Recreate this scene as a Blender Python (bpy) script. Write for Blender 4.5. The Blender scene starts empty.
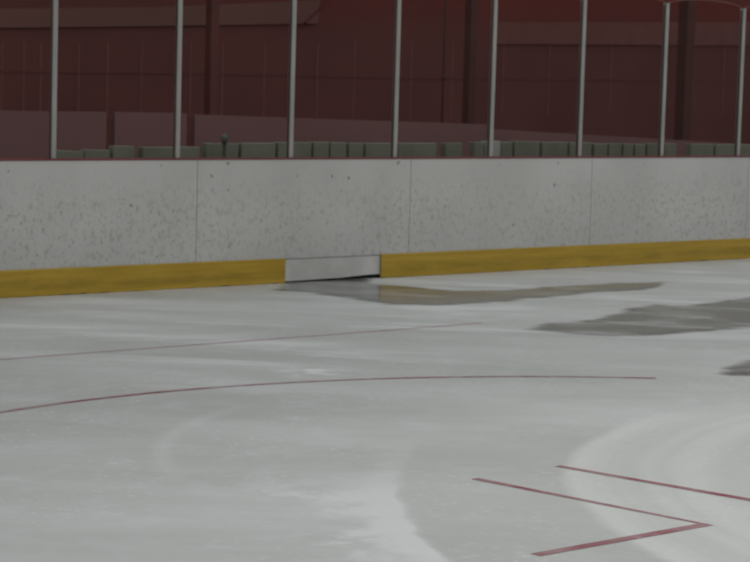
import bpy, bmesh, math, random
from mathutils import Vector, noise
random.seed(7)
COL = bpy.context.scene.collection
SC = bpy.context.scene

# ------------------------------------------------------------------ camera (solved from the ice markings, posts and boards)
FPX, CH, PIT, ROL, YAW, CX, CY = 2158.27, 1.6860, 0.09403, 0.02829, 0.72232, -8.8125, -13.6009
W, H = 750.0, 562.0
CAM = Vector((CX, CY, CH))
F = Vector((math.sin(YAW)*math.cos(PIT), math.cos(YAW)*math.cos(PIT), -math.sin(PIT)))
R0 = Vector((math.cos(YAW), -math.sin(YAW), 0)); U0 = R0.cross(F)
RT = R0*math.cos(ROL)+U0*math.sin(ROL); UP = -R0*math.sin(ROL)+U0*math.cos(ROL)
def ray(u, v): return F+RT*((u-W/2)/FPX)-UP*((v-H/2)/FPX)
def gy(u, v, Y=0.0):            # where the sight line meets the upright plane y = Y
    d = ray(u, v); return CAM+d*((Y-CAM.y)/d.y)
def gz(u, v, Z=0.0):            # where it meets the level plane z = Z
    d = ray(u, v); return CAM+d*((Z-CAM.z)/d.z)

cd = bpy.data.cameras.new('camera'); cam = bpy.data.objects.new('camera', cd); COL.objects.link(cam)
cd.sensor_fit = 'HORIZONTAL'; cd.sensor_width = 36; cd.lens = FPX/W*36; cd.clip_end = 300; cd.clip_start = 0.1
from mathutils import Matrix
cam.matrix_world = Matrix.Translation(CAM) @ Matrix((RT, UP, -F)).transposed().to_4x4()
SC.camera = cam
cd.dof.use_dof = True; cd.dof.focus_distance = 4.0; cd.dof.aperture_fstop = 20

# ------------------------------------------------------------------ materials
class NT:
    def __init__(s, name, rough=0.5, spec=0.5, metal=0.0):
        s.m = bpy.data.materials.new(name); s.m.use_nodes = True; s.t = s.m.node_tree; s.n = s.t.nodes
        s.b = s.n['Principled BSDF']
        s.b.inputs['Roughness'].default_value = rough; s.b.inputs['Specular IOR Level'].default_value = spec
        s.b.inputs['Metallic'].default_value = metal
        s.obj = None
    def new(s, k, **kw):
        x = s.n.new(k)
        for a, v in kw.items(): setattr(x, a, v)
        return x
    def put(s, sock, v):
        if v is None: return
        if isinstance(v, bpy.types.NodeSocket): s.t.links.new(v, sock)
        else: sock.default_value = v
    def pos(s):
        g = s.new('ShaderNodeNewGeometry'); return g.outputs['Position']
    def map(s, v, scale=(1,1,1), rot=(0,0,0), loc=(0,0,0)):
        x = s.new('ShaderNodeMapping'); s.put(x.inputs['Vector'], v); x.inputs['Scale'].default_value = scale
        x.inputs['Rotation'].default_value = rot; x.inputs['Location'].default_value = loc; return x.outputs[0]
    def noise(s, v, scale=5, detail=4, rough=0.55, dist=0.0):
        x = s.new('ShaderNodeTexNoise'); s.put(x.inputs['Vector'], v); x.inputs['Scale'].default_value = scale
        x.inputs['Detail'].default_value = detail; x.inputs['Roughness'].default_value = rough
        x.inputs['Distortion'].default_value = dist; return x.outputs['Fac']
    def math(s, op, a, b=None, c=None, clamp=False):
        x = s.new('ShaderNodeMath', operation=op, use_clamp=clamp)
        for i, v in enumerate((a, b, c)): s.put(x.inputs[i], v)
        return x.outputs[0]
    def rng(s, v, a, b, c=0.0, d=1.0, smooth=True):
        x = s.new('ShaderNodeMapRange'); x.interpolation_type = 'SMOOTHSTEP' if smooth else 'LINEAR'
        s.put(x.inputs['Value'], v)
        for k, q in (('From Min', a), ('From Max', b), ('To Min', c), ('To Max', d)): x.inputs[k].default_value = q
        return x.outputs['Result']
    def mix(s, f, a, b):
        x = s.new('ShaderNodeMix', data_type='RGBA'); s.put(x.inputs[0], f); s.put(x.inputs[6], a); s.put(x.inputs[7], b)
        return x.outputs[2]
    def sep(s, v):
        x = s.new('ShaderNodeSeparateXYZ'); s.put(x.inputs[0], v); return x.outputs
    def dist(s, v, p):
        q = s.sep(v)
        dx = s.math('SUBTRACT', q[0], p[0]); dy = s.math('SUBTRACT', q[1], p[1])
        return s.math('SQRT', s.math('ADD', s.math('MULTIPLY', dx, dx), s.math('MULTIPLY', dy, dy)))
    def color(s, c): s.put(s.b.inputs['Base Color'], c); return s
    def bump(s, h, st=0.2, d=0.01):
        x = s.new('ShaderNodeBump'); x.inputs['Strength'].default_value = st; x.inputs['Distance'].default_value = d
        s.put(x.inputs['Height'], h); s.t.links.new(x.outputs[0], s.b.inputs['Normal'])
def L(r, g, b):                 # sRGB 0-255 to linear
    f = lambda c: (c/255/12.92) if c/255 <= .04045 else ((c/255+.055)/1.055)**2.4
    return (f(r), f(g), f(b), 1)

def ice_nodes(t, k=1.0):
    p = t.pos()
    sw = t.map(p, rot=(0, 0, YAW), scale=(1, 1, 1))          # along the resurfacing passes
    A = (1.516, -10.884); B = (0.594, -10.023); TAIL = tuple(gz(352, 494))[:2]; C = (-1.208, -7.381)
    wob = t.noise(p, 1.6, 3); wob2 = t.noise(p, 7, 3)
    dA = t.math('ADD', t.dist(p, A), t.math('MULTIPLY', t.math('SUBTRACT', wob2, .5), .10))
    dB = t.math('ADD', t.dist(p, B), t.math('MULTIPLY', t.math('SUBTRACT', wob, .5), .10))
    dC = t.dist(p, C)
    q = t.sep(p)
    base = t.mix(t.rng(t.noise(t.map(sw, scale=(.35, 1.0, 1)), 1.0, 6, .62), .35, .68), (.455, .478, .472, 1), (.545, .570, .570, 1))
    # cloudy scuffing
    base = t.mix(t.rng(t.noise(p, 3.2, 6, .65), .45, .8, 0, .5), base, (.64, .675, .69, 1))
    base = t.mix(t.math('MULTIPLY', t.rng(q[1], -6.2, -4.8), t.rng(q[1], -1.5, -3.6, .35, 1)), base, t.mix(.14, base, (.12, .14, .14, 1)))  # overlay shade painted into the mid-distance ice colour, easing off near the boards
    # near zone: slightly greener grey inside the first turning arc
    near = t.rng(q[1], -6.1, -6.9)
    inA = t.rng(dA, 5.86, 5.79)
    base = t.mix(t.math('MULTIPLY', t.math('MULTIPLY', inA, near), .42), base, (.435, .465, .445, 1))
    # fresh snow ridge just outside the arc, ragged on its far side
    dS = t.dist(p, (-3.36, -7.62))
    ridge = t.math('MULTIPLY', t.rng(dA, 5.83, 5.86), t.rng(t.math('ADD', dA, t.math('MULTIPLY', t.math('SUBTRACT', t.noise(p, 5, 6, .7), .5), 1.3)), 6.25, 5.93))
    ridge = t.math('MULTIPLY', ridge, t.rng(dS, 1.0, .5))
    tail = t.math('MULTIPLY', t.math('MULTIPLY', t.rng(t.dist(p, TAIL), .55, .1), t.rng(t.noise(p, 4, 6, .7), .42, .62)), t.rng(dA, 5.83, 5.86))
    ridge = t.math('MAXIMUM', ridge, tail)
    base = t.mix(t.math('MULTIPLY', ridge, .8), base, (.70, .725, .745, 1))
    # thin pale lip all along the arc
    lip = t.math('MULTIPLY', t.rng(dA, 5.80, 5.86), t.rng(dA, 6.0, 5.88))
    base = t.mix(t.math('MULTIPLY', t.math('MULTIPLY', lip, near), .3), base, (.68, .70, .71, 1))
    # inner turn: lighter with concentric bands
    inB = t.math('MULTIPLY', t.rng(dB, 3.89, 3.80), t.rng(q[1], -6.15, -6.6))
    bands = t.noise(t.math('MULTIPLY', dB, 1.0), 4.2, 3, .5)
    cmb = t.new('ShaderNodeCombineXYZ'); t.put(cmb.inputs[0], dB); bands = t.noise(cmb.outputs[0], 3.4, 3, .6)
    lightB = t.mix(t.rng(bands, .38, .62), (.55, .575, .56, 1), (.66, .69, .685, 1))
    base = t.mix(t.math('MULTIPLY', inB, .62), base, lightB)
    lipB = t.math('MULTIPLY', t.rng(dB, 3.66, 3.80), t.rng(dB, 3.92, 3.82))
    base = t.mix(t.math('MULTIPLY', t.math('MULTIPLY', lipB, inB), .4), base, (.70, .73, .725, 1))
    # old skate arc at the left
    arc = t.math('MULTIPLY', t.rng(t.math('ABSOLUTE', t.math('SUBTRACT', dC, 2.53)), .08, .0), t.rng(q[0], -1.9, -2.6))
    arc = t.math('MULTIPLY', arc, t.rng(q[1], -6.7, -6.2))
    base = t.mix(t.math('MULTIPLY', arc, .22), base, (.70, .73, .74, 1))
    # snow scrape past the circle
    dD = t.dist(t.map(p, scale=(1, 1, 1)), (-.99, -4.19))
    base = t.mix(t.math('MULTIPLY', t.rng(dD, .32, .05), t.rng(t.noise(sw, 6, 4), .42, .62)), base, (.70, .73, .745, 1))
    # far strip, cloudy wash streaks left by the meltwater
    st = t.noise(t.map(sw, scale=(.5, 1.7, 1)), 1.0, 5, .6, .4)
    base = t.mix(t.math('MULTIPLY', t.rng(st, .50, .66), t.rng(q[1], -5.2, -3.0, .1, .65)), base, (.68, .71, .73, 1))
    base = t.mix(t.math('MULTIPLY', t.rng(st, .50, .34), t.rng(q[1], -5.0, -3.4, 0, .5)), base, (.39, .405, .40, 1))
    # white flecks of shaved ice
    fl = t.rng(t.noise(p, 20, 5, .8), .53, .67, 0, .55)
    base = t.mix(t.math('MULTIPLY', fl, t.rng(t.noise(p, 1.3, 3), .40, .6)), base, (.76, .79, .80, 1))
    return base, p, sw

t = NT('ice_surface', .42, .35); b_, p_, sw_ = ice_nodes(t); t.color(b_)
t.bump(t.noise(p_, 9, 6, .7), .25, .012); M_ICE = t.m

def paint(name, col, fade, worn):
    t = NT(name, .5, .3); p = t.pos()
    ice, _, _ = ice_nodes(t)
    n = t.rng(t.noise(p, 3.5, 5, .7), .35, .75, fade-worn, fade+worn)
    n2 = t.rng(t.noise(p, 22, 4, .7), .60, .72, 0, .55)
    f = t.math('MULTIPLY', n, t.math('SUBTRACT', 1, n2), clamp=True)
    t.color(t.mix(f, ice, col)); return t.m
M_GOAL = paint('faded_goal_line_paint', (.26, .09, .11, 1), .50, .12)
M_CIRC = paint('circle_line_paint', (.19, .035, .05, 1), .78, .28)
M_MARK = paint('marking_paint', (.23, .030, .052, 1), .84, .20)

# boards
t = NT('scuffed_white_board', .45, .4); p = t.pos(); q = t.sep(p)
c = t.mix(t.rng(t.noise(p, 1.2, 3), .3, .7), (.43, .432, .418, 1), (.485, .487, .473, 1))
hz = t.rng(q[2], 1.02, .55); hz = t.math('MULTIPLY', hz, t.rng(t.noise(t.map(p, scale=(.8, 1, .3), loc=(3, 0, 0)), 1.0, 2), .25, .6, .45, 1))
sp = t.rng(t.noise(t.map(p, scale=(1, 1, .75)), 17, 5, .75), .51, .64)
c = t.mix(t.math('MULTIPLY', t.math('MULTIPLY', sp, hz), .55), c, (.23, .235, .20, 1))
sp2 = t.rng(t.noise(t.map(p, scale=(1, 1, .6), rot=(0, .5, 0)), 40, 4, .7), .56, .66)
c = t.mix(t.math('MULTIPLY', t.math('MULTIPLY', sp2, hz), .75), c, (.13, .14, .13, 1))
sp3 = t.rng(t.noise(t.map(p, loc=(5, 2, 9)), 11, 1, .5), .735, .77)
c = t.mix(t.math('MULTIPLY', sp3, .6), c, (.09, .09, .09, 1))
# puck rubber dust low on the boards
c = t.mix(t.rng(q[2], .55, .2, 0, .14), c, (.30, .32, .31, 1))
t.color(c); M_BOARD = t.m
t = NT('bare_lower_board', .5, .3); p = t.pos()
t.color(t.mix(t.rng(t.noise(p, 6, 4), .4, .7), (.42, .425, .41, 1), (.48, .485, .47, 1))); M_LOWER = t.m
t = NT('yellow_kickplate_plastic', .45, .35); p = t.pos(); q = t.sep(p)
c = t.mix(t.rng(t.noise(t.map(p, scale=(.5, 1, 8)), 3, 4), .3, .7), (.33, .215, .016, 1), (.42, .275, .03, 1))
c = t.mix(t.math('MULTIPLY', t.rng(t.math('ABSOLUTE', t.math('SUBTRACT', q[2], .075)), .075, .0), t.rng(t.noise(t.map(p, scale=(.7, 1, 3)), 4, 4), .35, .65, .15, .6)), c, (.20, .135, .012, 1))
c = t.mix(t.rng(t.noise(p, 30, 4, .7), .58, .72, 0, .5), c, (.16, .12, .03, 1))
t.color(c); M_KICK = t.m
def plain(name, a, b=None, rough=.5, spec=.4, metal=0, scale=4, stretch=(1,1,1)):
    t = NT(name, rough, spec, metal); b = b or tuple(x*1.18 for x in a[:3])+(1,)
    t.color(t.mix(t.rng(t.noise(t.map(t.pos(), scale=stretch), scale, 4), .3, .7), a, b)); return t.m
M_CAP = plain('red_cap_rail', (.15, .040, .044, 1), rough=.6, spec=.2)
M_VOID = plain('gap_black', (.008, .009, .009, 1), rough=.8, spec=.2)
M_STEEL = plain('galvanized_frame', (.20, .21, .21, 1), rough=.5)
M_POST = plain('brushed_aluminium', (.27, .262, .245, 1), (.32, .312, .295, 1), .45, .4, 0, 3, (4, 4, .8))
M_GASK = plain('dark_gasket', (.075, .062, .056, 1), rough=.9, spec=.2)
M_FLOOR = plain('grey_concrete', (.12, .115, .11, 1), rough=.8)
M_PART = plain('mauve_brown_panel', (.165, .088, .086, 1), (.182, .098, .097, 1), .7, .15, 0, 1.2)
M_SLAB = plain('grey_green_slab', (.175, .178, .140, 1), (.220, .225, .180, 1), .8, .1, 0, 3)
M_PALE = plain('pale_grey_slab', (.33, .34, .315, 1), rough=.8, spec=.1)
M_COLM = plain('dark_column_paint', (.082, .038, .033, 1), rough=.9, spec=.15)
M_COL2 = plain('faint_column_paint', (.115, .045, .041, 1), rough=.7, spec=.1)
M_KNOB = plain('grey_green_enamel', (.10, .13, .12, 1), rough=.5)
M_ROPE = plain('pinkish_rope', (.17, .085, .08, 1), rough=.8, spec=.1)
M_NET = plain('dark_net_cord', (.12, .055, .05, 1), rough=.9, spec=.05)
M_BEAM = plain('brown_fascia', (.150, .071, .062, 1), (.168, .080, .070, 1), .7, .15, 0, 1)
M_BRACE = plain('maroon_brace', (.11, .032, .032, 1), rough=.7, spec=.1)
M_BATT = plain('siding_batten', (.158, .066, .060, 1), rough=.7, spec=.1)

t = NT('maroon_wall_siding', .7, .12); p = t.pos(); q = t.sep(p)
lo = t.mix(t.rng(t.noise(p, .7, 3), .3, .7), (.118, .044, .040, 1), (.140, .052, .048, 1))
hi = t.mix(t.rng(t.noise(p, .5, 3), .3, .7), (.160, .036, .029, 1), (.135, .033, .030, 1))
up = t.math('MULTIPLY', t.rng(q[2], 2.1, 2.75), t.rng(q[0], 3.5, 9.0, .2, .9))
c = t.mix(up, lo, hi)
# horizontal lap lines of the cladding
lap = t.math('FRACT', t.math('MULTIPLY', q[2], 1/.31))
c = t.mix(t.rng(t.math('ABSOLUTE', t.math('SUBTRACT', lap, .5)), .46, .5, 0, .25), c, (.09, .035, .033, 1))
t.color(c); M_WALL = t.m

# clear rink glass, lightly hazed
m = bpy.data.materials.new('rink_glass'); m.use_nodes = True; nt = m.node_tree; nt.nodes.clear()
o_ = nt.nodes.new('ShaderNodeOutputMaterial'); tr = nt.nodes.new('ShaderNodeBsdfTransparent'); gl = nt.nodes.new('ShaderNodeBsdfGlossy')
df = nt.nodes.new('ShaderNodeBsdfDiffuse'); fr = nt.nodes.new('ShaderNodeFresnel'); m1 = nt.nodes.new('ShaderNodeMixShader'); m2 = nt.nodes.new('ShaderNodeMixShader')
tc = nt.nodes.new('ShaderNodeNewGeometry'); nz = nt.nodes.new('ShaderNodeTexNoise'); mr = nt.nodes.new('ShaderNodeMapRange')
nz.inputs['Scale'].default_value = 1.1; mr.inputs['From Min'].default_value = .3; mr.inputs['From Max'].default_value = .7
mr.inputs['To Min'].default_value = .02; mr.inputs['To Max'].default_value = .04
nt.links.new(tc.outputs['Position'], nz.inputs['Vector']); nt.links.new(nz.outputs['Fac'], mr.inputs['Value'])
tr.inputs[0].default_value = (.93, .95, .94, 1); gl.inputs['Roughness'].default_value = .12; gl.inputs[0].default_value = (.16, .14, .14, 1)
fr.inputs['IOR'].default_value = 1.25; df.inputs[0].default_value = (.4, .4, .4, 1)
nt.links.new(mr.outputs[0], m1.inputs[0]); nt.links.new(tr.outputs[0], m1.inputs[1]); nt.links.new(df.outputs[0], m1.inputs[2])
nt.links.new(fr.outputs[0], m2.inputs[0]); nt.links.new(tr.outputs[0], m2.inputs[1]); nt.links.new(gl.outputs[0], m2.inputs[2])
nt.links.new(m2.outputs[0], o_.inputs['Surface']); M_GLASS = m

# meltwater on the ice: thin, glossy, breaking up at its rim
def water_mat(name, col, gloss, streak, c0):
    m = bpy.data.materials.new(name); m.use_nodes = True
    t = NT.__new__(NT); t.m = m; t.t = m.node_tree; t.n = t.t.nodes; t.b = t.n['Principled BSDF']
    t.b.inputs['Roughness'].default_value = gloss; t.b.inputs['Specular IOR Level'].default_value = .5
    p = t.pos(); sw = t.map(p, rot=(0, 0, YAW))
    n = t.noise(t.map(sw, scale=(.6, 1.3, 1)), 1.5, 6, .65, .3)
    t.color(t.mix(t.rng(n, .46, .66, 0, streak), col, (.52, .55, .56, 1)))
    att = t.new('ShaderNodeAttribute', attribute_name='rim'); a = att.outputs['Fac']
    n2 = t.noise(t.map(sw, scale=(.55, 1.5, 1)), 2.2, 7, .68)
    al = t.rng(t.math('ADD', a, t.math('MULTIPLY', t.math('SUBTRACT', n2, .5), 1.9)), .12, .72)
    al = t.math('MULTIPLY', al, t.rng(a, 0, .35))
    t.put(t.b.inputs['Alpha'], t.math('MULTIPLY', al, c0)); return m
M_WATER = water_mat('meltwater_dark', (.15, .155, .14, 1), .22, .75, .95)
M_WATER2 = water_mat('meltwater_by_gap', (.15, .155, .145, 1), .16, .45, .95)

# ------------------------------------------------------------------ mesh helpers
def link(name, bm, mat, parent=None, smooth=False):
    me = bpy.data.meshes.new(name); bm.normal_update(); bm.to_mesh(me); bm.free()
    if mat: me.materials.append(mat)
    if smooth:
        for f in me.polygons: f.use_smooth = True
    o = bpy.data.objects.new(name, me); COL.objects.link(o)
    if parent: o.parent = parent
    return o
def tag(o, label=None, cat=None, group=None, kind=None):
    if label: o['label'] = label
    if cat: o['category'] = cat
    if group: o['group'] = group
    if kind: o['kind'] = kind
    return o
def empty(name, loc, label, cat, group=None):
    o = bpy.data.objects.new(name, None); COL.objects.link(o); o.location = loc; o.empty_display_size = .1
    return tag(o, label, cat, group)
def box(bm, x0, x1, y0, y1, z0, z1, bev=0.0):
    vs = [bm.verts.new((x, y, z)) for x in (x0, x1) for y in (y0, y1) for z in (z0, z1)]
    fs = [(0,1,3,2),(4,6,7,5),(0,4,5,1),(2,3,7,6),(0,2,6,4),(1,5,7,3)]
    F_ = [bm.faces.new([vs[i] for i in f]) for f in fs]
    if bev:
        es = list({e for f in F_ for e in f.edges}); bmesh.ops.bevel(bm, geom=es, offset=bev, segments=2, affect='EDGES', profile=.6)
    return vs
def prism_y(bm, pts, y0, y1):          # outline in x,z extruded in y
    a = [bm.verts.new((x, y0, z)) for x, z in pts]; b = [bm.verts.new((x, y1, z)) for x, z in pts]
    bm.faces.new(a); bm.faces.new(b[::-1])
    for i in range(len(pts)):
        j = (i+1) % len(pts); bm.faces.new((a[j], a[i], b[i], b[j]))
    bmesh.ops.recalc_face_normals(bm, faces=bm.faces)
def tube(bm, pts, r, n=6):
    rings = []
    for i, p in enumerate(pts):
        p = Vector(p); d = (Vector(pts[min(i+1, len(pts)-1)])-Vector(pts[max(i-1, 0)])).normalized()
        u = d.orthogonal().normalized() if i == 0 else (u-d*u.dot(d)).normalized()
        w = d.cross(u)
        rings.append([bm.verts.new(p+(u*math.cos(6.2832*k/n)+w*math.sin(6.2832*k/n))*r) for k in range(n)])
    for a, b in zip(rings, rings[1:]):
        for k in range(n): bm.faces.new((a[k], a[(k+1) % n], b[(k+1) % n], b[k]))
    bm.faces.new(rings[0][::-1]); bm.faces.new(rings[-1])
def flat(bm, pts, z):
    f = bm.faces.new([bm.verts.new((x, y, z)) for x, y in pts]); bm.normal_update()
    if f.normal.z < 0: f.normal_flip()

# ------------------------------------------------------------------ setting: ice, floor behind, back wall
bm = bmesh.new(); box(bm, -22, 26, -32, .018, -.06, 0)
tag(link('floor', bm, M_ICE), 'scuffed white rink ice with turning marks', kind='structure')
bm = bmesh.new(); box(bm, -22, 30, .13, 7.2, -.06, 0)
tag(link('floor', bm, M_FLOOR), 'grey concrete walkway behind the boards', kind='structure')
bm = bmesh.new(); box(bm, -22, 30, 7.0, 7.2, 0, 5.2)
wall = tag(link('wall_back', bm, M_WALL), 'dark maroon wall behind the rink glass', kind='structure')
WY = 7.0
# ribs and the horizontal rail of the wall
for x in (2, 24, 41, 79, 108, 142, 191, 223, 265, 318, 355, 412, 453, 504, 550, 612, 725):
    a = gy(x, 42, WY).x; z0 = gy(x, 118, WY).z; z1 = gy(x, 42 if x < 600 else 46, WY).z
    bm = bmesh.new(); box(bm, a-.014, a+.014, WY-.004, WY+.0, z0, z1, .003); link('rib', bm, M_BATT, wall)
g = [gy(u, v, WY) for u, v in ((-80, 71), (200, 73.5), (400, 78), (780, 82))]
bm = bmesh.new(); prism_y(bm, [(a.x, a.z-.010) for a in g]+[(a.x, a.z+.010) for a in g[::-1]], WY-.008, WY); tag(link('rail', bm, M_COL2, wall), 'dark horizontal rail')
# wide fascia beams
zb0 = gy(0, 28, WY-.2).z; zb1 = gy(0, 9, WY-.2).z; xe = gy(328, 20, WY-.2).x
o = empty('fascia_beam', (xe, WY-.15, 2.2), 'long brown horizontal beam high on the wall, ending in a diagonal brace', 'beam')
g = [gy(u, v, WY-.21) for u, v in ((-60, 28.5), (0, 28), (165, 26), (327, 23.5), (329, 0), (170, 7), (0, 8.5), (-60, 9))]
bm = bmesh.new(); prism_y(bm, [(a.x-xe, a.z-2.2) for a in g], .11, .15); link('beam_face', bm, M_BEAM, o)
a = gy(305, 23, WY-.26); b = gy(327, 2, WY-.26); b2 = gy(340, -12, WY-.26)
bm = bmesh.new(); tube(bm, [a-o.location, b-o.location, b2-o.location], .017, 8); link('brace', bm, M_BRACE, o)
xs = gy(500, 30, WY-.2).x; z0 = gy(600, 45, WY-.2).z; z1 = gy(600, 23, WY-.2).z
o = empty('fascia_beam', (xs, WY-.1, z0), 'faint brown horizontal band on the wall behind the right-hand panes', 'beam')
g = [gy(u, v, WY-.1) for u, v in ((500, 44), (800, 46), (800, 22), (500, 22))]
bm = bmesh.new(); prism_y(bm, [(a.x-xs, a.z-z0) for a in g], .07, .1); link('beam_face', bm, plain('faint_fascia', (.148, .061, .056, 1), rough=.7, spec=.12), o)

# columns standing behind the glass
def column(xp0, xp1, Y, label, mat=M_COLM):
    a = gy(xp0, 90, Y).x; b = gy(xp1, 90, Y).x; w = (b-a)*.66; cx = (a+b)/2
    o = empty('steel_column', (cx, Y, 0), label, 'column', 'steel columns behind the glass')
    bm = bmesh.new()
    box(bm, -w/2, w/2, -w/2, w/2, 0, 5, .008)
    link('shaft', bm, mat, o)
    bm = bmesh.new(); box(bm, -w*.8, w*.8, -w*.8, w*.8, 0, .02, .004); link('base_plate', bm, mat, o)
column(678, 690, 4.2, 'dark steel column right of the seventh white post, the rightmost column')
column(464, 474, 4.2, 'dark steel column just left of the fifth white post')
column(205, 217, 5.6, 'faint dark column right of the second white post, the leftmost column', M_COL2)
# thin dark pole with a coupling
a = gy(443, 90, 3.6); o = empty('thin_pole', (a.x, 3.6, 0), 'thin dark pole between the fourth and fifth white posts', 'pole')
bm = bmesh.new(); tube(bm, [(0, 0, 0), (0, 0, 2.5), (0, 0, 5)], .014, 10); link('tube', bm, M_COLM, o, True)
zc = gy(443, 77, 3.6).z; bm = bmesh.new(); tube(bm, [(0, 0, zc-.03), (0, 0, zc+.03)], .022, 10); link('coupling', bm, M_COLM, o, True)

# sloping low partition behind the boards
PY = 3.0
segs = [(-60, 106.5, 110, 112), (115, 187, 112, 113.5), (195, 487, 114.5, 124.5), (490, 765, 129, 145)]
pl = ['mauve-brown low barrier panel behind the leftmost pane',
      'mauve-brown low barrier panel between the first and second white posts',
      'long mauve-brown low barrier panel between the second and fifth white posts',
      'mauve-brown low barrier panel sloping down behind the right-hand panes']
for (x0, x1, y0, y1), lb in zip(segs, pl):
    a = gy(x0, y0, PY); b = gy(x1, y1, PY)
    o = empty('low_barrier', ((a.x+b.x)/2, PY, 0), lb, 'barrier', 'low barrier panels')
    mx = o.location.x
    bm = bmesh.new(); prism_y(bm, [(a.x-mx, 0), (b.x-mx, 0), (b.x-mx, b.z-.03), (a.x-mx, a.z-.03)], 0, .06); link('panel', bm, M_PART, o)
    bm = bmesh.new(); prism_y(bm, [(a.x-mx, a.z-.03), (b.x-mx, b.z-.03), (b.x-mx, b.z), (a.x-mx, a.z)], 0, .06); link('top_rail', bm, M_PART, o)

# grey-green blocks in a row right behind the boards
SY = .9
slabs = [(57,84,150,151.5),(85.5,110,149.5,150),(113.5,135,146,146),(143.5,175,147,147),(179,200,146.5,147),(207,239,143,143.5),
 (242,276,143,143),(278.5,312,142,142.5),(314,329.5,142,142),(331,347,142.5,142.5),(349.5,364,143,143),(366,394,143,143),
 (399,437,143,143),(446,463,143,143),(475,484,142,142),(501.5,513,142,142),(515,540,141,141.5),(542.5,568,142,142),(570,592,142.5,142.5),
 (594.5,608,143.5,143.5),(609.5,622,143.5,143.5),(624,634,143.5,143.5),(635.5,646,144,144),(648,663,143,143.5),(665.5,677,143.5,143.5),
 (691.5,714,144,144),(716,738,144.5,144.5),(740,762,144.5,144.5)]
posts_px = [53, 179, 292, 396, 491.5, 580, 661, 738]
ORD = ['first', 'second', 'third', 'fourth', 'fifth', 'sixth', 'seventh', 'eighth', 'ninth']
cnt = {}
bays = [sum(1 for q_ in posts_px if (s[0]+s[1])/2 > q_) for s in slabs]
for s, bay in zip(slabs, bays):
    k = cnt.get(bay, 0); cnt[bay] = k+1; n = bays.count(bay)
    a = gy(s[0], s[2], SY); b = gy(s[1], s[3], SY); mx = (a.x+b.x)/2; zt = (a.z+b.z)/2
    bm = bmesh.new(); bx = b.x-mx; sl = random.uniform(-.012, .012)
    prism_y(bm, [(-bx, 0), (bx, 0), (bx, b.z), (-bx+sl*.3, a.z)], -.04, .04)
    bmesh.ops.bevel(bm, geom=list(bm.edges), offset=.006, segments=1, affect='EDGES')
    o = link('upright_block', bm, M_SLAB); o.location = (mx, SY+.04, 0)
    if bay < 8:
        lb = 'grey-green block behind the boards, %s from left between the %s and %s white posts' % (ORD[k], ORD[bay-1], ORD[bay])
    else: lb = 'grey-green block behind the boards, right of the eighth white post'
    if n == 1 and bay < 8: lb = 'only grey-green block between the %s and %s white posts' % (ORD[bay-1], ORD[bay])
    tag(o, lb, 'block', 'grey-green blocks behind the boards')
for (x0, x1, lb) in ((486.0, 488.8, 'narrow pale grey block just left of the fifth white post'), (491.5, 500, 'pale grey block just right of the fifth white post')):
    a = gy(x0, 141, SY); b = gy(x1, 141, SY); w = (b.x-a.x)/2
    bm = bmesh.new(); box(bm, -w, w, -.04, .04, 0, a.z, .006)
    o = link('pale_block', bm, M_PALE); o.location = ((a.x+b.x)/2, SY+.03, 0); tag(o, lb, 'block', 'pale blocks at the fifth post')
# small round-headed post standing before the slabs
a = gy(224.5, 138, .7); o = empty('round_headed_post', (a.x, .7, 0), 'small grey-green round-headed post peeking over the boards near the second white post', 'post')
bm = bmesh.new(); bmesh.ops.create_uvsphere(bm, u_segments=20, v_segments=14, radius=.030, matrix=Matrix.Translation((0, 0, a.z)) @ Matrix.Diagonal((1, 1, 1.15, 1)))
link('head', bm, M_KNOB, o, True)
bm = bmesh.new(); tube(bm, [(0, 0, 0), (0, 0, a.z-.025)], .016, 12); link('stem', bm, M_GASK, o, True)
bm = bmesh.new(); tube(bm, [(0, 0, a.z-.045), (0, 0, a.z-.026)], .024, 14); link('collar', bm, M_GASK, o, True)

# ------------------------------------------------------------------ dasher boards
HB = 1.005
seams = [-3.4, -.97, 1.291, 3.544, 5.794, 8.05, 10.3, 12.6]
gx0, gx1 = 2.184, 3.226
names = {1: 'white scuffed board section at the left edge of the picture', 2: 'white scuffed board section with the missing kickplate at its foot',
 3: 'white scuffed board section right of the kickplate gap, between two seams', 4: 'white scuffed board section below the seventh white post at the right',
 0: 'white board section beyond the left edge', 5: 'white board section beyond the right edge', 6: 'white board section furthest to the right'}
for i in range(7):
    x0, x1 = seams[i]+.0025, seams[i+1]-.0025; cx = (x0+x1)/2; hw = (x1-x0)/2
    o = empty('board_section', (cx, 0, 0), names[i], 'board', 'white dasher board sections')
    bm = bmesh.new(); box(bm, -hw, hw, 0, .014, .197, HB, .0012); link('facing', bm, M_BOARD, o)
    bm = bmesh.new()
    if i == 2:
        prism_y(bm, [(gx0-.3-cx, .010), (gx0-cx, .012), (gx1-.42-cx, .019), (gx1-.30-cx, .026), (gx1-.12-cx, .033), (gx1+.2-cx, .036), (gx1+.2-cx, .192), (gx0-.3-cx, .192)], .006, .016)
    else: box(bm, -hw, hw, .004, .016, .012, .195)
    tag(link('lower_facing', bm, M_LOWER, o), 'bare pale lower strip where the kickplate is missing' if i == 2 else None)
    if i != 2: pass
    bm = bmesh.new(); box(bm, -hw, hw, .0205, .035, .0, .16); link('gap_shade', bm, M_VOID, o)  # black strip standing in for the shade in the open gap below
    bm = bmesh.new()
    for z in (.17, .55, .93): box(bm, -hw, hw, .036, .10, z, z+.05)
    for k in range(4): xx = -hw+.03+k*(2*hw-.06)/3; box(bm, xx-.025, xx+.025, .036, .10, 0, .98)
    link('frame', bm, M_STEEL, o)
    bm = bmesh.new(); box(bm, -hw-.0025, hw+.0025, -.008, .11, HB, HB+.013, .004); tag(link('cap_rail', bm, M_CAP, o), 'dark red cap rail')
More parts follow.
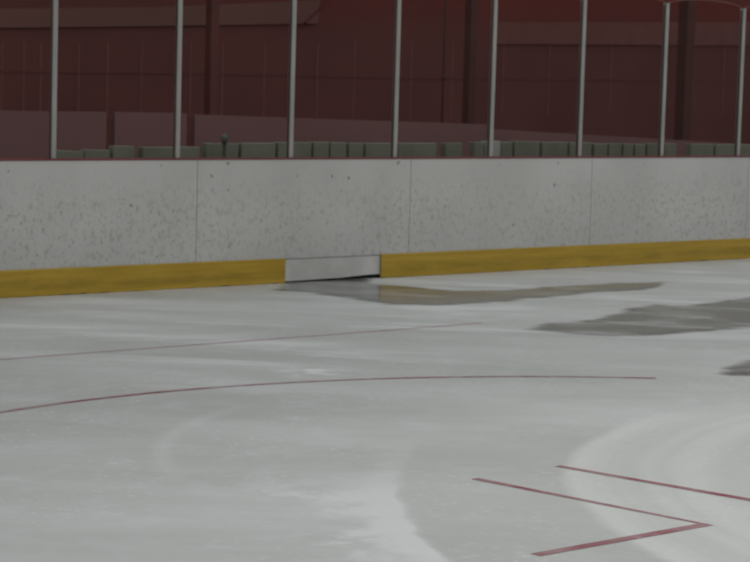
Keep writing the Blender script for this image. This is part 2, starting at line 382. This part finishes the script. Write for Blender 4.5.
# kickplates
def kick(x0, x1, label):
    n = int((x1-x0)/.02); bm = bmesh.new(); prev = None
    for i in range(n+1):
        x = x0+(x1-x0)*i/n
        zb = .011*abs(noise.noise(Vector((x*6, 1, 0))))+.006*noise.noise(Vector((x*19, 3, 0)))+.001
        prof = [(-.002, .203), (-.012, .201), (-.0145, .196), (-.0145, .012), (-.014, max(zb, .0005)), (-.002, max(zb, .0005))]
        ring = [bm.verts.new((x, y, z)) for y, z in prof]
        if prev:
            for k in range(6): bm.faces.new((prev[k], prev[(k+1) % 6], ring[(k+1) % 6], ring[k]))
        else: bm.faces.new(ring)
        prev = ring
    bm.faces.new(prev[::-1]); bmesh.ops.recalc_face_normals(bm, faces=bm.faces)
    o = link('kickplate', bm, M_KICK); tag(o, label, 'kickplate', 'yellow kickplates along the boards'); return o
kick(-3.4, gx0, 'yellow kickplate along the boards left of the gap')
kick(gx1, 12.6, 'yellow kickplate along the boards right of the gap')

# ------------------------------------------------------------------ glass posts, panes
PZ = HB+.013; PT = 2.448
SPX = 1.1341
for i in range(8):
    x = SPX*i-.014
    lb = ['leftmost white aluminium post holding the rink glass', 'second white aluminium glass post from the left', 'third white aluminium glass post from the left',
          'fourth white aluminium glass post from the left', 'fifth white aluminium glass post from the left, beside the pale blocks', 'sixth white aluminium glass post from the left',
          'seventh white aluminium glass post from the left, its top in view', 'rightmost white aluminium glass post, its top in view'][i]
    o = empty('glass_post', (x, .045, PZ), lb, 'post', 'aluminium posts holding the rink glass')
    bm = bmesh.new(); box(bm, -.020, .020, -.016, .010, 0, PT-PZ, .005); box(bm, -.016, .016, .010, .03, 0, PT-PZ, .002)
    link('channel', bm, M_POST, o)
    bm = bmesh.new(); box(bm, -.027, -.0205, -.004, .010, 0, PT-PZ-.01, .002); tag(link('gasket', bm, M_GASK, o), 'dark rubber gasket along the left edge')
    bm = bmesh.new(); box(bm, -.023, .023, -.019, .033, PT-PZ, PT-PZ+.012, .003); link('end_cap', bm, M_POST, o)
pane = ['clear glass pane left of the leftmost post']+['clear glass pane between the %s and %s white posts' % (ORD[i], ORD[i+1]) for i in range(7)]+['clear glass pane right of the rightmost post']
for i in range(9):
    x0 = SPX*(i-1)+.012; x1 = SPX*i-.012; hw = (x1-x0)/2
    bm = bmesh.new(); vs = [bm.verts.new((sx*hw, 0, z)) for sx, z in ((-1, 0), (1, 0), (1, PT-PZ-.03), (-1, PT-PZ-.03))]; bm.faces.new(vs)
    o = link('glass_shield', bm, M_GLASS); o.location = ((x0+x1)/2, .046, PZ+.001); tag(o, pane[i], 'glass pane', 'clear rink glass panes')

# ------------------------------------------------------------------ safety netting, scalloped between post tops
N0 = empty('safety_net', (SPX*5, .06, PT+.01), 'dark netting with scalloped rope edge hanging over the glass at top right', 'net')
N0.location = (SPX*5, .06, PT+.012)
def sag(u): return .056*(1-(2*u-1)**2)**.75 if 0 < u < 1 else 0
for bay in range(5, 9):
    pts = [((bay-5+u/24)*SPX, 0, sag(u/24)) for u in range(25)]
    bm = bmesh.new(); tube(bm, pts, .0045, 6); link('rope', bm, M_ROPE, N0, True)
bm = bmesh.new(); s_ = .045; top = .75; wd = SPX*4
def lowz(x): u = (x/SPX) % 1.0; return sag(u)
for sg in (1, -1):
    k = -int(top/s_)-1
    while k*s_ < wd+top:
        seg = []; z = 0.0
        while z <= top:
            x = k*s_+sg*z if sg == 1 else k*s_+top-z
            if 0 <= x <= wd and z >= lowz(x)-.002: seg.append((x, .0, z))
            z += .0225
        if len(seg) > 1:
            a = Vector(seg[0]); b = Vector(seg[-1]); tube(bm, [a, b], .0014, 3)
        k += 1
link('mesh', bm, M_NET, N0)
for k in range(5):
    bm = bmesh.new(); tube(bm, [(k*SPX, -.012, -.010), (k*SPX, -.012, .022)], .013, 8); link('tie', bm, M_CAP, N0)

# ------------------------------------------------------------------ painted lines on the ice
def band(bm, pts, w, z, taper=0):
    a = []; n = len(pts)
    for i, p in enumerate(pts):
        p = Vector(p); d = (Vector(pts[min(i+1, n-1)])-Vector(pts[max(i-1, 0)])).normalized(); q = Vector((-d.y, d.x))
        a.append((bm.verts.new((*(p+q*w/2), z)), bm.verts.new((*(p-q*w/2), z))))
    for (u, v), (u2, v2) in zip(a, a[1:]):
        f = bm.faces.new((u, v, v2, u2)); f.normal_update()
        if f.normal.z < 0: f.normal_flip()
bm = bmesh.new(); band(bm, [(-8+9.65*i/60, -2.862-.02*math.sin(i*.05)) for i in range(61)], .045, .0012)
tag(link('goal_line', bm, M_GOAL), 'faded thin red line across the ice, nearest the boards', 'line')
bm = bmesh.new(); cx_, cy_, r_ = -2.134, -8.611, 4.216
band(bm, [(cx_+r_*math.cos(math.radians(a)), cy_+r_*math.sin(math.radians(a))) for a in [49.6+i*1.5 for i in range(95)]], .045, .0014)
tag(link('circle_line', bm, M_CIRC), 'long curved red line sweeping across the middle of the ice', 'line')
bm = bmesh.new(); flat(bm, [(-2.512, -7.105), (-2.466, -7.10), (-2.378, -8.317), (-3.335, -8.320), (-3.335, -8.270), (-2.405, -8.264)], .0014)
tag(link('corner_mark', bm, M_MARK), 'red V-shaped corner marking complete at bottom right of the ice', 'marking', 'red corner markings on the ice')
bm = bmesh.new(); flat(bm, [(-1.985, -7.085), (-1.942, -7.080), (-1.800, -8.266), (-.93, -8.27), (-.93, -8.315), (-1.845, -8.315)], .0014)
tag(link('corner_mark', bm, M_MARK), 'red marking behind the V, a single straight line running out of the right edge', 'marking', 'red corner markings on the ice')

# ------------------------------------------------------------------ meltwater
def puddle(px, mat, label, z=.003, rough=.006):
    # outline traced on the ice, filled by a grid; 'rim' rises from 0 at the edge to 1 inside
    P = [gz(x, y) for x, y in px]; P = [(p.x, p.y) for p in P]
    # local frame along the longest side
    d = Vector((math.cos(YAW), -math.sin(YAW))); e = Vector((-d.y, d.x))
    Q = [(d.x*x+d.y*y, e.x*x+e.y*y) for x, y in P]
    u0 = min(q[0] for q in Q); u1 = max(q[0] for q in Q); v0 = min(q[1] for q in Q); v1 = max(q[1] for q in Q)
    def inside(u, v):
        c = False; n = len(Q)
        for i in range(n):
            (a, b), (c_, d_) = Q[i], Q[(i+1) % n]
            if (b > v) != (d_ > v) and u < (c_-a)*(v-b)/(d_-b)+a: c = not c
        return c
    def edge(u, v):
        m = 9; n = len(Q)
        for i in range(n):
            (a, b), (c_, d_) = Q[i], Q[(i+1) % n]; ex, ey = (c_-a), (d_-b); ll = ex*ex+ey*ey
            t_ = max(0, min(1, ((u-a)*ex+(v-b)*ey)/ll)) if ll else 0
            m = min(m, math.hypot(u-a-ex*t_, v-b-ey*t_))
        return m
    nu = int((u1-u0)/.04)+2; nv = int((v1-v0)/.03)+2; bm = bmesh.new(); lay = bm.verts.layers.float.new('rim'); G = {}
    wdt = max(.08, min(.30, (v1-v0)*.3))
    for i in range(nu+1):
        for j in range(nv+1):
            u = u0+(u1-u0)*i/nu; v = v0+(v1-v0)*j/nv; ins = inside(u, v); ed = edge(u, v)
            if ins or ed < .05:
                x = d.x*u+e.x*v; y = d.y*u+e.y*v
                if y > .03: continue
                if y > -.002: y = -.002
                vv = bm.verts.new((x, y, z)); vv[lay] = min(1, ed/wdt) if ins else 0.0; G[i, j] = vv
    for i in range(nu):
        for j in range(nv):
            k = [(i, j), (i+1, j), (i+1, j+1), (i, j+1)]
            if all(q in G for q in k):
                try: bm.faces.new([G[q] for q in k])
                except ValueError: pass
    for v in [v for v in bm.verts if not v.link_faces]: bm.verts.remove(v)
    for f in bm.faces:
        f.normal_update()
        if f.normal.z < 0: f.normal_flip()
    o = link('puddle', bm, mat, None, True); tag(o, label, 'puddle', 'puddles of meltwater on the ice')
puddle([(262, 291), (286, 276), (340, 272), (379, 268), (382, 283), (420, 287), (455, 290), (500, 289), (560, 285), (610, 282), (680, 281), (660, 290), (600, 294), (560, 298), (500, 304), (440, 307), (385, 306), (345, 300), (305, 294)],
       M_WATER2, 'long grey puddle running from the kickplate gap out to the right')
puddle([(505, 329), (545, 321), (585, 319), (615, 309), (650, 303), (680, 305), (710, 300), (740, 296), (800, 292), (820, 326), (750, 330), (700, 333), (660, 338), (610, 338), (560, 335)],
       M_WATER, 'large dark streaky puddle at the right, farther from the boards')
puddle([(695, 374), (720, 364), (745, 358), (800, 350), (810, 374), (760, 378), (730, 378)],
       M_WATER, 'small dark puddle cut by the right edge')

# ------------------------------------------------------------------ light
w = bpy.data.worlds.new('arena'); SC.world = w; w.use_nodes = True
bg = w.node_tree.nodes['Background']; bg.inputs[0].default_value = (1, 1, .99, 1); bg.inputs[1].default_value = .42
def area(name, loc, sx, sy, power, rot=(0, 0, 0), col=(1, .98, .95)):
    l = bpy.data.lights.new(name, 'AREA'); l.shape = 'RECTANGLE'; l.size = sx; l.size_y = sy; l.energy = power; l.color = col
    o = bpy.data.objects.new(name, l); COL.objects.link(o); o.location = loc; o.rotation_euler = rot
area('arena_lamp', (0, -9, 8), 14, 3, 260)
area('arena_lamp', (0, -15, 8), 14, 3, 260)
area('arena_lamp', (8, -4, 8), 8, 3, 120)

SC.view_settings.view_transform = 'Standard'; SC.view_settings.look = 'None'; SC.view_settings.exposure = 0; SC.view_settings.gamma = 1
